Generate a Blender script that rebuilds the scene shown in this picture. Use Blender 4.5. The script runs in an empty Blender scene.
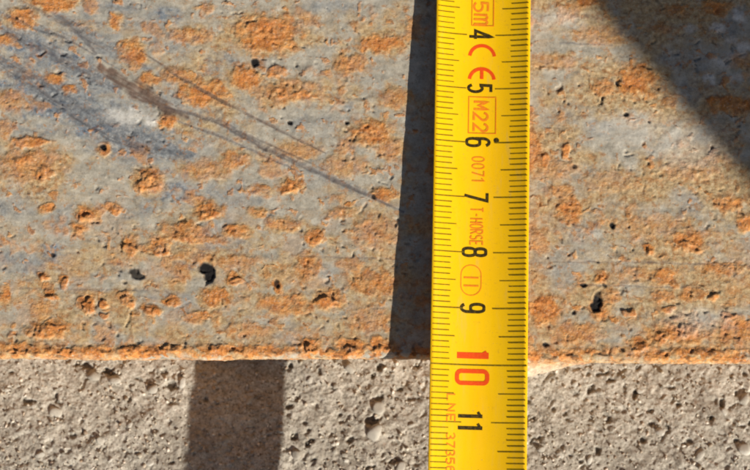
import bpy, math, random
import numpy as np

# ------------------------------------------------------------------ camera, world, sun, exposure
scene = bpy.context.scene
cam_data = bpy.data.cameras.new('camera')
cam = bpy.data.objects.new('camera', cam_data)
scene.collection.objects.link(cam)
cam.location = (0.0, 0.0, 0.30)
cam.rotation_euler = (math.radians(8.5), 0, 0)
cam_data.sensor_width = 36.0
cam_data.lens = 1695.0 / 750.0 * 36.0
cam_data.clip_start = 0.01
cam_data.clip_end = 50.0
cam_data.dof.use_dof = True
cam_data.dof.focus_distance = 0.301
cam_data.dof.aperture_fstop = 26.0
scene.camera = cam

SHADOW_X, SHADOW_Y = -1.30, 1.56            # shadow offset per unit of height (towards the upper left)
SUN_EL = math.atan(1.0 / math.hypot(SHADOW_X, SHADOW_Y))
sun_vec = (-SHADOW_X, -SHADOW_Y, 1.0)       # towards the sun

world = bpy.data.worlds.new('World')
scene.world = world
world.use_nodes = True
wn = world.node_tree.nodes
sky = wn.new('ShaderNodeTexSky')
sky.sky_type = 'NISHITA'
sky.sun_disc = False
sky.sun_elevation = SUN_EL
sky.air_density = 0.6
sky.dust_density = 1.6
sky.ozone_density = 0.3
sky.sun_rotation = math.atan2(sun_vec[0], sun_vec[1])
wn['Background'].inputs['Strength'].default_value = 0.05
world.node_tree.links.new(sky.outputs['Color'], wn['Background'].inputs['Color'])

sun_data = bpy.data.lights.new('sun', 'SUN')
sun_data.energy = 5.0
sun_data.angle = math.radians(0.53)
sun_data.color = (1.0, 0.94, 0.86)
sun = bpy.data.objects.new('sun', sun_data)
scene.collection.objects.link(sun)
from mathutils import Vector
sun.rotation_euler = Vector(sun_vec).to_track_quat('Z', 'Y').to_euler()
sun.location = (0.5, -0.6, 0.8)

scene.view_settings.view_transform = 'Standard'
scene.view_settings.look = 'None'
scene.view_settings.gamma = 1.0
scene.view_settings.use_curve_mapping = False
scene.view_settings.exposure = 0.52
scene.cycles.filter_width = 1.9
scene.cycles.use_denoising = True

# ------------------------------------------------------------------ helpers
def link(o, parent=None):
    scene.collection.objects.link(o)
    if parent is not None:
        o.parent = parent
    return o

def mesh_from(name, verts, faces, mat, parent=None, smooth=False):
    me = bpy.data.meshes.new(name)
    me.from_pydata([tuple(map(float, v)) for v in verts], [], faces)
    me.update()
    me.materials.append(mat)
    if smooth:
        me.polygons.foreach_set('use_smooth', [True] * len(me.polygons))
    return link(bpy.data.objects.new(name, me), parent)

def grid_mesh(name, P, mat, attrs=None):
    """P: (rows, cols, 3) array -> one smooth quad mesh, with float colour attributes."""
    R, C = P.shape[:2]
    idx = np.arange(R * C, dtype=np.int32).reshape(R, C)
    q = np.stack([idx[:-1, :-1], idx[1:, :-1], idx[1:, 1:], idx[:-1, 1:]], -1).reshape(-1, 4)
    me = bpy.data.meshes.new(name)
    me.vertices.add(R * C)
    me.vertices.foreach_set('co', P.reshape(-1).astype(np.float32))
    me.loops.add(q.size)
    me.loops.foreach_set('vertex_index', q.reshape(-1))
    me.polygons.add(len(q))
    me.polygons.foreach_set('loop_start', np.arange(0, q.size, 4, dtype=np.int32))
    me.polygons.foreach_set('loop_total', np.full(len(q), 4, dtype=np.int32))
    me.polygons.foreach_set('use_smooth', np.ones(len(q), dtype=bool))
    me.update(calc_edges=True)
    for nm, a in (attrs or {}).items():
        at = me.attributes.new(nm, 'FLOAT_COLOR', 'POINT')
        at.data.foreach_set('color', a.reshape(-1).astype(np.float32))
    me.materials.append(mat)
    return link(bpy.data.objects.new(name, me))

def _hash(ix, iy, seed):
    h = (ix.astype(np.int64) * 374761393 + iy.astype(np.int64) * 668265263 + seed * 974634777) & 0xffffffff
    h = ((h ^ (h >> 13)) * 1274126177) & 0xffffffff
    return h ^ (h >> 16)

def perlin(x, y, seed=0):
    ix, iy = np.floor(x).astype(np.int64), np.floor(y).astype(np.int64)
    fx, fy = x - ix, y - iy
    u, v = fx**3 * (fx * (fx * 6 - 15) + 10), fy**3 * (fy * (fy * 6 - 15) + 10)
    def g(dx, dy):
        a = (_hash(ix + dx, iy + dy, seed) & 0xffff) * (2 * math.pi / 65536.0)
        return np.cos(a) * (fx - dx) + np.sin(a) * (fy - dy)
    n0 = g(0, 0) * (1 - u) + g(1, 0) * u
    n1 = g(0, 1) * (1 - u) + g(1, 1) * u
    return (n0 * (1 - v) + n1 * v) * 1.5

def fbm(x, y, size, octaves=3, seed=0, gain=0.5):
    s = 0.0; a = 1.0; f = 1.0 / size; t = 0.0
    for k in range(octaves):
        ca, sa = math.cos(.6 + 1.13 * (seed + k)), math.sin(.6 + 1.13 * (seed + k))
        s = s + a * perlin((x * ca - y * sa) * f + 17.3 * k, (x * sa + y * ca) * f - 9.1 * k, seed + k)
        t += a; a *= gain; f *= 2.03
    return s / t

def sstep(a, b, x):
    t = np.clip((x - a) / (b - a), 0, 1)
    return t * t * (3 - 2 * t)

def axis(lo, hi, step, far, grow=1.22):
    """dense between lo and hi, growing coarser out to +-far (mm)"""
    c = list(np.arange(lo, hi + step * .5, step))
    d = step; e = c[-1]; out = []
    while e < far[1]:
        d = min(d * grow, 400); e += d; out.append(e)
    d = step; e = c[0]; pre = []
    while e > far[0]:
        d = min(d * grow, 400); e -= d; pre.append(e)
    return np.array(pre[::-1] + c + out)

class NT:
    """small material builder"""
    def __init__(self, name):
        self.m = bpy.data.materials.new(name)
        self.m.use_nodes = True
        self.t = self.m.node_tree
        self.b = self.t.nodes['Principled BSDF']
        self.tc = self.t.nodes.new('ShaderNodeTexCoord').outputs['Object']
    def _in(self, sock, v):
        if hasattr(v, 'is_linked') or isinstance(v, bpy.types.NodeSocket):
            self.t.links.new(v, sock)
        elif isinstance(v, (tuple, list)) and len(v) == 3 and sock.type == 'RGBA':
            sock.default_value = (*v, 1)
        else:
            sock.default_value = v
    def noise(self, scale, detail=3, rough=.55, vec=None, stretch=None, dist=0):
        n = self.t.nodes.new('ShaderNodeTexNoise')
        n.inputs['Scale'].default_value = scale
        n.inputs['Detail'].default_value = detail
        n.inputs['Roughness'].default_value = rough
        n.inputs['Distortion'].default_value = dist
        v = vec or self.tc
        if stretch:
            mp = self.t.nodes.new('ShaderNodeMapping')
            mp.inputs['Scale'].default_value = stretch
            self.t.links.new(v, mp.inputs['Vector']); v = mp.outputs['Vector']
        self.t.links.new(v, n.inputs['Vector'])
        return n.outputs['Fac']
    def ramp(self, fac, stops):
        r = self.t.nodes.new('ShaderNodeValToRGB')
        el = r.color_ramp.elements
        while len(el) < len(stops):
            el.new(0.5)
        for e, (p, c) in zip(el, stops):
            e.position = p
            e.color = (*c, 1) if isinstance(c, (tuple, list)) else (c, c, c, 1)
        self._in(r.inputs['Fac'], fac)
        return r.outputs['Color']
    def mix(self, fac, a, b, mode='MIX'):
        n = self.t.nodes.new('ShaderNodeMix')
        n.data_type = 'RGBA'; n.blend_type = mode
        n.clamp_factor = True
        self._in(n.inputs[0], fac); self._in(n.inputs[6], a); self._in(n.inputs[7], b)
        return n.outputs[2]
    def math(self, op, a, b=0.0, clamp=False):
        n = self.t.nodes.new('ShaderNodeMath'); n.operation = op; n.use_clamp = clamp
        self._in(n.inputs[0], a); self._in(n.inputs[1], b)
        return n.outputs[0]
    def attr(self, name):
        a = self.t.nodes.new('ShaderNodeAttribute'); a.attribute_name = name
        s = self.t.nodes.new('ShaderNodeSeparateColor')
        self.t.links.new(a.outputs['Color'], s.inputs['Color'])
        return s.outputs[0], s.outputs[1], s.outputs[2], a.outputs['Alpha']
    def bump(self, h, dist, strength=1.0):
        n = self.t.nodes.new('ShaderNodeBump')
        n.inputs['Strength'].default_value = strength
        n.inputs['Distance'].default_value = dist
        self._in(n.inputs['Height'], h)
        self.t.links.new(n.outputs['Normal'], self.b.inputs['Normal'])
    def out(self, color, rough=.8, spec=.3, metal=0.0):
        self._in(self.b.inputs['Base Color'], color)
        self._in(self.b.inputs['Roughness'], rough)
        self._in(self.b.inputs['Specular IOR Level'], spec)
        self._in(self.b.inputs['Metallic'], metal)
        return self.m

# ------------------------------------------------------------------ materials
def rusty_steel():
    n = NT('weathered_rusty_steel')
    rust, blue, dark, tan = n.attr('masks')
    scr_brown, scr_grey, pale, warm = n.attr('masks2')
    blot = n.noise(190, 5, .65)
    mid = n.noise(480, 5, .68)
    fine = n.noise(1100, 4, .65)
    grain = n.noise(2900, 2, .6)
    streak = n.noise(420, 4, .65, stretch=(.45, 1.2, 1))
    base = n.ramp(mid, [(.30, (.24, .215, .165)), (.45, (.345, .31, .24)), (.58, (.43, .39, .305)), (.72, (.54, .485, .385))])
    tanc = n.ramp(fine, [(.30, (.19, .11, .042)), (.44, (.38, .245, .105)), (.58, (.52, .37, .18)), (.74, (.66, .52, .32))])
    tf = n.math('ADD', n.math('MULTIPLY', tan, 1.2), n.math('MULTIPLY', n.math('SUBTRACT', blot, .5), 2.2), True)
    base = n.mix(n.ramp(tf, [(.25, 0), (.8, .85)]), base, tanc)
    bl = n.ramp(fine, [(.30, (.055, .072, .095)), (.44, (.13, .16, .19)), (.58, (.225, .255, .275)), (.74, (.42, .43, .41))])
    base = n.mix(n.math('MULTIPLY', blue, 1.0), base, bl)
    # freckles of thin rust everywhere the grey scale has worn
    fr = n.math('ADD', n.math('MULTIPLY', n.noise(650, 5, .7), 1.0), n.math('MULTIPLY', tan, .10))
    base = n.mix(n.ramp(fr, [(.58, 0), (.66, .7)]), base, n.ramp(fine, [(.35, (.26, .11, .035)), (.65, (.47, .24, .09))]))
    rn = n.noise(520, 6, .72)
    rc = n.ramp(rn, [(.27, (.09, .032, .012)), (.39, (.27, .095, .024)), (.49, (.46, .18, .042)), (.59, (.57, .265, .075)), (.72, (.65, .41, .19))])
    rc = n.mix(n.math('MULTIPLY', warm, .68), rc, n.ramp(fine, [(.3, (.27, .078, .018)), (.48, (.52, .178, .042)), (.7, (.67, .31, .105))]))
    rf = n.math('ADD', rust, n.math('MULTIPLY', n.math('SUBTRACT', mid, .5), n.math('MULTIPLY', rust, 2.4)), True)
    base = n.mix(rf, base, rc)
    base = n.mix(pale, base, n.ramp(fine, [(.3, (.46, .43, .37)), (.7, (.70, .67, .59))]))
    base = n.mix(n.math('MULTIPLY', n.ramp(streak, [(.54, 0), (.70, 1)]), .35), base, (.40, .25, .12))
    base = n.mix(n.ramp(grain, [(.58, 0), (.72, .45)]), base, (.14, .09, .055))
    base = n.mix(n.ramp(grain, [(.28, .4), (.40, 0)]), base, (.58, .52, .42))
    base = n.mix(n.math('MULTIPLY', scr_brown, n.ramp(fine, [(.25, 1), (.75, .9)])), base, n.ramp(mid, [(.3, (.065, .034, .022)), (.7, (.175, .098, .062))]))
    base = n.mix(n.math('MULTIPLY', scr_grey, n.ramp(fine, [(.25, 1), (.75, .7)])), base, (.06, .062, .07))
    base = n.mix(dark, base, (.012, .010, .009))
    rel = n.math('ADD', n.math('MULTIPLY', rust, .9), n.math('ADD', n.math('MULTIPLY', tan, .35), .16), True)
    n.bump(n.math('MULTIPLY', rel, n.math('ADD', n.math('MULTIPLY', fine, .8), n.math('MULTIPLY', grain, .4))), .00024, .85)
    return n.out(base, .82, .22)

def concrete():
    n = NT('worn_concrete')
    pit_shade, pale, dirt, _ = n.attr('masks')
    a = n.noise(110, 4, .6); b = n.noise(800, 6, .75); c = n.noise(2300, 2, .6)
    col = n.ramp(b, [(.30, (.12, .105, .08)), (.43, (.30, .265, .21)), (.54, (.44, .395, .32)), (.68, (.66, .60, .51))])
    col = n.mix(.35, col, n.ramp(a, [(.3, (.28, .25, .198)), (.7, (.42, .385, .315))]))
    col = n.mix(pale, col, (.50, .455, .37))
    col = n.mix(n.ramp(c, [(.56, 0), (.68, .75)]), col, (.10, .085, .068))
    col = n.mix(n.ramp(c, [(.30, .7), (.42, 0)]), col, (.60, .56, .47))
    col = n.mix(n.ramp(n.noise(380, 2), [(.66, 0), (.74, .35)]), col, (.40, .24, .15))
    col = n.mix(dirt, col, (.22, .19, .15))
    col = n.mix(pit_shade, col, (.035, .03, .024))
    n.bump(n.math('ADD', b, n.math('MULTIPLY', c, .4)), .00028, .9)
    return n.out(col, .92, .12)

def pebble_mat():
    n = NT('pale_aggregate')
    o = n.t.nodes.new('ShaderNodeObjectInfo')
    col = n.mix(o.outputs['Random'], (.40, .36, .29), (.64, .60, .51))
    sp = n.noise(900, 4, .6)
    col = n.mix(n.ramp(sp, [(.45, 0), (.75, .5)]), col, (.36, .31, .24))
    n.bump(sp, .00025, .7)
    return n.out(col, .85, .2)

def enamel_yellow():
    n = NT('yellow_enamel')
    a = n.noise(60, 3, .5); c = n.noise(1500, 3, .6)
    scuff = n.noise(700, 5, .7, stretch=(1.0, .12, 1.0)); patch = n.noise(90, 4, .6)
    col = n.mix(n.ramp(a, [(.35, 0), (.7, 1)]), (.95, .56, .0015), (.92, .51, .0015))
    col = n.mix(n.ramp(c, [(.60, 0), (.74, .4)]), col, (.58, .33, .02))
    wear = n.math('MULTIPLY', n.ramp(scuff, [(.56, 0), (.70, .55)]), n.ramp(patch, [(.42, 0), (.62, 1)]))
    col = n.mix(wear, col, (.62, .42, .10))
    col = n.mix(n.ramp(n.noise(3200, 2, .5), [(.70, 0), (.76, .6)]), col, (.30, .22, .10))
    n.bump(n.math('ADD', c, scuff), .000012, .3)
    return n.out(col, n.ramp(scuff, [(.35, .34), (.7, .6)]), .35)

def ink(name, col, fade=.0):
    n = NT(name)
    c = n.mix(n.ramp(n.noise(2500, 3, .6), [(.45, 0), (.75, fade)]), col, (.85, .50, .005))
    return n.out(c, .5, .3)

def plain_rust(name):
    n = NT(name)
    a = n.noise(25, 6, .65); b = n.noise(260, 4, .6)
    col = n.ramp(a, [(.3, (.06, .03, .018)), (.5, (.17, .075, .03)), (.7, (.27, .19, .13))])
    col = n.mix(n.ramp(b, [(.5, 0), (.75, .6)]), col, (.33, .14, .04))
    n.bump(b, .0006, .7)
    return n.out(col, .85, .2)

M_STEEL = rusty_steel()
M_CONC = concrete()
M_PEB = pebble_mat()
M_YEL = enamel_yellow()
M_BLACK = ink('black_ink', (.03, .02, .004), .12)
M_TICK = ink('graduation_ink', (.17, .115, .003), .3)
M_RED = ink('red_ink', (.80, .07, .006), .1)
M_ORANGE = ink('faded_orange_ink', (.82, .20, .012), .4)
M_POST = plain_rust('brown_rust')

# ------------------------------------------------------------------ measured features of the bar and the ground (mm)
RUST_PATCHES = [(-64.4, 84.68, 2.301, 1.947, 1.0, 0.15), (-59.01, 87.69, 4.248, 1.593, 1.0, 0.1), (-67.55, 80.74, 2.124, 0.885, 0.7, 0.05), (-47.43,
    84.49, 1.416, 1.239, 0.9, 0.1), (-44.01, 78.12, 2.124, 2.301, 1.0, 0.12), (-33.7, 81.67, 3.54, 1.593, 0.6, 0.15), (-19.5, 82.05, 5.841, 3.54,
    0.95, 0.25), (-23.41, 73.83, 2.832, 2.124, 1.0, 0.2), (-15.41, 71.04, 6.372, 2.301, 0.5, 0.25), (1.27, 79.99, 3.894, 1.77, 1.0, 0.15), (-0.54,
    63.46, 3.894, 2.124, 1.0, 0.18), (-31.17, 71.04, 4.248, 2.301, 0.9, 0.12), (-58.06, 73.46, 1.593, 1.062, 0.9, 0.08), (-55.47, 71.41, 1.239, 0.885,
    1.0, 0.1), (-37.42, 65.49, 1.593, 1.239, 1.0, 0.1), (-66.11, 69.56, 2.655, 1.77, 0.5, 0.1), (-4.54, 76.25, 3.186, 2.124, 0.6, 0.15), (3.62, 69.93,
    2.832, 1.77, 0.5, 0.1), (-62.12, 57.58, 5.664, 3.186, 0.55, 0.2), (-48.68, 60.15, 1.062, 1.062, 0.9, 0.1), (-40.46, 54.84, 2.655, 2.301, 0.7,
    0.3), (-40.82, 73.27, 2.478, 1.062, 0.7, 0.1), (-36.3, 74.2, 2.478, 1.239, 0.7, 0.1), (-31.04, 86.75, 1.77, 0.708, 0.6, 0.1), (-58.66, 49.73,
    1.239, 1.062, 0.9, 0.1), (-51.99, 48.64, 1.77, 1.239, 1.0, 0.15), (-53.36, 46.1, 1.062, 1.062, 1.0, 0.15), (-47.36, 49.73, 1.77, 0.885, 0.7, 0.1),
    (-43.98, 42.85, 1.947, 1.77, 0.7, 0.2), (-38.8, 42.85, 2.655, 1.77, 0.7, 0.2), (-33.83, 45.38, 4.602, 1.947, 0.65, 0.2), (-29.95, 49.19, 2.301,
    1.416, 1.0, 0.2), (-59.38, 37.62, 0.885, 0.885, 1.0, 0.1), (-55.97, 36.72, 1.062, 0.885, 0.8, 0.1), (-57.86, 34.21, 1.062, 1.062, 1.0, 0.15),
    (-51.41, 32.43, 1.593, 1.593, 1.0, 0.2), (-44.5, 33.68, 1.593, 1.239, 0.8, 0.2), (-39.83, 31.53, 1.77, 0.885, 1.0, 0.15), (-36.12, 32.96, 1.593,
    0.885, 1.0, 0.15), (-58.03, 27.79, 3.54, 1.593, 0.8, 0.25), (-62.18, 24.24, 5.31, 1.239, 0.9, 0.2), (-50.49, 24.06, 4.248, 1.062, 0.9, 0.2),
    (-39.86, 24.24, 7.08, 0.885, 0.8, 0.2), (-20.37, 24.06, 7.08, 0.885, 0.8, 0.2), (-30.74, 30.1, 3.186, 1.239, 0.7, 0.2), (-65.86, 33.86, 1.062,
    1.593, 1.0, 0.1), (-46.42, 39.96, 1.416, 0.708, 0.5, 0.1), (-31.3, 43.93, 5.31, 0.885, 0.6, 0.1), (-15.1, 53.74, 1.947, 1.416, 0.95, 0.2), (-20.8,
    49.01, 1.77, 0.885, 0.7, 0.15), (-24.88, 45.38, 2.478, 1.416, 0.8, 0.2), (-10.91, 44.47, 1.593, 1.416, 1.0, 0.2), (-16.84, 46.65, 3.54, 1.239,
    0.6, 0.15), (-24.96, 37.26, 1.416, 1.062, 1.0, 0.2), (-17.28, 35.65, 1.062, 1.062, 0.9, 0.15), (-8.19, 33.14, 2.655, 1.593, 1.0, 0.15), (-12.13,
    39.06, 2.124, 2.478, 0.75, 0.15), (0.18, 36.37, 4.425, 2.301, 0.7, 0.15), (-16.01, 32.25, 4.956, 1.947, 0.7, 0.12), (-28.3, 33.68, 2.301, 1.593,
    1.0, 0.15), (-0.18, 45.38, 4.248, 2.832, 0.5, 0.15), (-11.7, 25.3, 2.124, 1.239, 1.0, 0.25), (-4.43, 25.12, 3.54, 1.239, 0.9, 0.2), (0.89, 25.12,
    2.124, 1.593, 0.9, 0.2), (-4.46, 39.42, 2.478, 1.416, 0.5, 0.1), (1.8, 52.1, 2.478, 1.062, 0.8, 0.1), (-6.28, 48.82, 2.478, 0.885, 0.6, 0.1),
    (-20.66, 53.01, 2.832, 1.062, 0.3, 0.1), (-0.89, 29.57, 3.894, 2.124, 0.5, 0.12), (-22.18, 27.79, 4.248, 1.416, 0.5, 0.1), (-30.6, 56.66, 4.602,
    1.77, 0.4, 0.15), (-25.22, 58.5, 2.478, 1.416, 0.6, 0.15), (-13.52, 60.33, 3.54, 1.77, 0.4, 0.1), (-5.4, 57.58, 3.894, 1.77, 0.4, 0.1), (2.7,
    60.33, 2.478, 2.124, 0.55, 0.1), (-55.93, 28.68, 1.77, 1.062, 0.6, 0.1), (-24.1, 39.96, 3.54, 1.239, 0.5, 0.1), (47.54, 73.27, 3.54, 3.009, 1.0,
    0.15), (41.34, 71.78, 2.124, 1.416, 0.6, 0.1), (38.73, 87.88, 2.124, 0.885, 1.0, 0.1), (28.66, 59.78, 1.593, 3.54, 0.7, 0.15), (32.89, 76.62,
    4.248, 1.416, 0.35, 0.05), (64.27, 68.63, 4.602, 1.593, 0.8, 0.1), (51.95, 82.99, 2.124, 1.062, 0.5, 0.05), (62.09, 86.75, 2.832, 1.593, 0.8,
    0.05), (66.34, 77.0, 2.124, 1.416, 0.4, 0.05), (34.97, 49.37, 2.301, 2.478, 0.85, 0.15), (55.8, 43.39, 3.009, 1.77, 0.95, 0.2), (48.97, 42.12,
    1.062, 1.062, 1.0, 0.15), (63.35, 50.64, 2.655, 1.77, 0.7, 0.15), (66.47, 47.19, 1.77, 1.77, 0.9, 0.15), (40.47, 37.26, 1.593, 1.239, 0.95, 0.15),
    (52.06, 37.26, 2.124, 1.416, 0.8, 0.15), (47.27, 38.16, 3.894, 1.062, 0.5, 0.1), (51.26, 33.68, 1.77, 1.239, 0.7, 0.15), (30.4, 31.18, 3.009,
    2.655, 1.0, 0.12), (56.26, 34.39, 1.947, 1.062, 0.7, 0.15), (54.11, 27.08, 5.664, 2.124, 0.75, 0.2), (62.27, 38.88, 4.248, 1.062, 0.7, 0.15),
    (63.71, 27.79, 3.894, 2.655, 0.8, 0.2), (46.98, 25.48, 2.478, 1.062, 0.8, 0.15), (35.48, 27.25, 4.602, 2.124, 0.6, 0.12), (40.0, 31.35, 1.77,
    1.77, 0.8, 0.1), (50.15, 46.65, 7.08, 2.124, 0.3, 0.1), (29.51, 43.93, 1.77, 2.478, 0.4, 0.1), (58.16, 44.84, 3.54, 0.885, 0.4, 0.1), (43.4,
    23.88, 14.16, 0.708, 0.6, 0.15), (59.34, 23.88, 7.08, 0.708, 0.7, 0.15), (32.4, 56.66, 4.248, 1.77, 0.35, 0.1), (42.26, 54.84, 5.31, 2.124, 0.25,
    0.1), (56.7, 56.66, 5.31, 1.77, 0.3, 0.1), (61.25, 58.5, 2.124, 1.062, 0.5, 0.1), (40.99, 81.67, 5.31, 1.77, 0.35, 0.05), (33.24, 53.01, 2.478,
    1.416, 0.5, 0.1), (54.23, 86.37, 1.77, 0.885, 0.6, 0.05)]
BLUE_PATCHES = [(-62.78, 79.24, 6.372, 1.947, 1.0), (-57.24, 76.62, 6.018, 2.124, 1.0), (-64.38, 72.34, 4.956, 1.77, 1.0), (-57.91, 68.08, 6.372,
    2.124, 1.0), (-47.97, 68.63, 5.31, 2.478, 0.7), (-40.62, 63.09, 5.31, 1.593, 0.8), (-60.51, 64.01, 5.31, 1.593, 0.5), (-50.59, 64.38, 6.018, 1.77,
    1.0), (-46.57, 86.75, 5.31, 1.593, 0.6), (-38.33, 85.62, 2.832, 1.77, 0.9), (-50.23, 72.15, 2.478, 2.478, 0.7), (-42.54, 68.63, 4.602, 2.478,
    0.35), (-8.22, 87.13, 5.31, 1.416, 0.5), (-38.77, 60.33, 6.018, 2.124, 0.7), (-64.76, 84.49, 3.54, 3.54, 0.4), (-58.07, 41.58, 2.301, 1.593, 1.0),
    (-35.93, 53.01, 4.602, 2.832, 0.8), (-56.45, 47.55, 2.832, 3.54, 0.4), (-63.73, 51.19, 3.54, 3.54, 0.35), (-33.02, 39.42, 2.478, 1.062, 0.6),
    (-8.13, 64.93, 4.602, 2.124, 0.35), (-4.52, 68.26, 1.77, 1.062, 0.6), (-26.36, 77.0, 1.77, 1.416, 0.5), (-29.07, 76.06, 2.124, 2.124, 0.5),
    (-13.55, 64.93, 2.832, 2.124, 0.4), (-9.81, 38.52, 4.248, 2.478, 0.35), (-15.08, 26.9, 4.602, 2.124, 0.3), (-24.24, 52.1, 4.602, 2.478, 0.45),
    (-30.67, 61.25, 3.894, 1.77, 0.35), (33.45, 66.23, 3.186, 2.478, 0.4), (40.29, 64.38, 2.478, 2.124, 0.35), (56.87, 50.1, 2.478, 2.124, 0.45),
    (36.35, 46.1, 3.894, 2.124, 0.4), (32.11, 38.52, 3.894, 2.478, 0.35), (47.97, 29.93, 3.54, 1.77, 0.25), (63.79, 82.61, 3.54, 2.478, 0.4), (57.25,
    77.0, 4.602, 2.124, 0.4), (58.91, 71.41, 5.31, 2.478, 0.3), (-35.51, 80.74, 2.478, 1.416, 0.5), (-54.65, 81.67, 4.248, 1.593, 0.7), (-48.25,
    80.74, 2.124, 2.124, 0.4), (-42.87, 84.49, 3.54, 2.124, 0.35)]
PALE_PATCHES = [(-40.49, 65.67, 1.416, 1.062, 1.0), (-45.21, 66.6, 4.602, 1.77, 0.75), (33.75, 84.49, 7.08, 2.124, 0.3), (56.82, 61.25, 8.85, 5.31,
    0.35), (47.87, 64.01, 8.85, 3.54, 0.3), (57.73, 29.57, 7.08, 2.832, 0.3), (66.61, 85.43, 1.593, 1.416, 1.0), (67.32, 79.24, 1.77, 1.416, 1.0),
    (60.79, 73.64, 1.416, 1.062, 1.0), (62.52, 82.99, 1.593, 1.062, 0.9), (63.06, 76.62, 2.478, 1.239, 0.7), (57.41, 82.61, 1.416, 0.885, 0.5),
    (65.51, 73.64, 1.593, 1.062, 0.6), (64.63, 80.36, 1.77, 0.885, 0.6), (63.62, 77.0, 1.593, 1.062, 0.5), (65.46, 77.93, 2.124, 1.062, 0.4)]
SCRATCHES = [([(-68.16, 77.0), (-57.06, 69.93), (-44.21, 62.17), (-33.34, 59.23)], 4.248, 1.0, 0.5, 0.03), ([(-68.36, 82.99), (-57.27, 77.37),
    (-47.13, 71.41)], 3.009, 0.95, 0.42, 0.03), ([(-57.49, 85.43), (-50.05, 79.8), (-40.86, 75.13)], 1.77, 0.8, 0.35, 0.03), ([(28.57, 39.96), (47.31,
    39.96), (67.28, 39.24)], 0.283, 0.3, 0.6, 0.06), ([(33.68, 80.17), (43.14, 79.8)], 0.212, 0.4, 0.5, 0.05), ([(-13.4, 41.04), (4.11, 40.5)], 0.248,
    0.3, 0.5, 0.05), ([(-63.23, 35.29), (-38.29, 34.75)], 0.212, 0.3, 0.45, 0.05), ([(35.63, 35.83), (57.89, 35.29)], 0.212, 0.3, 0.5, 0.05),
    ([(-68.36, 83.17), (-59.1, 78.12), (-51.73, 74.2)], 1.062, 0.6, 0.9, 0.12), ([(-68.14, 76.44), (-61.12, 72.53), (-53.9, 66.78), (-44.93, 61.8),
    (-36.6, 60.33)], 1.947, 1.0, 0.6, 0.15), ([(-68.12, 75.88), (-61.1, 71.78), (-53.89, 66.23), (-46.01, 61.8)], 0.708, 0.7, 0.9, 0.15), ([(-59.33,
    86.18), (-54.32, 82.8), (-50.74, 78.12)], 1.062, 0.7, 0.8, 0.1), ([(-42.75, 78.87), (-35.39, 73.83), (-28.99, 70.11), (-21.34, 66.04), (-8.83,
    59.78)], 0.743, 0.2, 0.9, 0.12), ([(-49.95, 75.69), (-47.74, 74.2)], 1.593, 0.1, 1, 0.12), ([(-48.11, 74.57), (-45.53, 72.71)], 2.478, 0.1, 1,
    0.12), ([(-45.9, 72.9), (-42.59, 71.04), (-39.66, 69.19)], 3.363, 0.1, 1, 0.12), ([(-40.03, 69.56), (-37.09, 67.71)], 2.478, 0.12, 1, 0.12),
    ([(-37.46, 68.08), (-34.18, 66.6)], 1.593, 0.2, 1, 0.12), ([(-68.17, 77.37), (-59.86, 72.9), (-53.39, 68.08), (-44.23, 62.91)], 0.354, 0.8, 0.7,
    0.1), ([(-66.26, 74.39), (-57.01, 68.08), (-47.82, 62.17), (-40.56, 59.96)], 0.425, 0.9, 0.7, 0.1), ([(-62.93, 84.49), (-53.69, 79.61), (-46.31,
    75.13)], 0.354, 0.6, 0.6, 0.1), ([(-68.39, 84.11), (-59.14, 79.24), (-49.93, 74.76)], 0.319, 0.5, 0.7, 0.1), ([(-38.01, 68.45), (-28.02, 65.49),
    (-19.84, 60.7), (-7.37, 54.84), (-0.54, 51.73), (5.2, 49.01)], 0.973, 0.6, 1, 0.15), ([(-68.45, 86.0), (-61.05, 82.61), (-54.63, 80.74)], 0.708,
    0.8, 0.5, 0.08), ([(-37.07, 66.23), (-26.17, 62.17), (-13.5, 56.3)], 0.46, 0.6, 0.6, 0.1), ([(-64.87, 88.26), (-57.45, 84.11), (-48.2, 78.49)],
    0.708, 0.4, 0.6, 0.1), ([(-30.74, 66.23), (-20.75, 62.17), (-8.1, 56.3)], 0.425, 0.3, 0.6, 0.1)]
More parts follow.
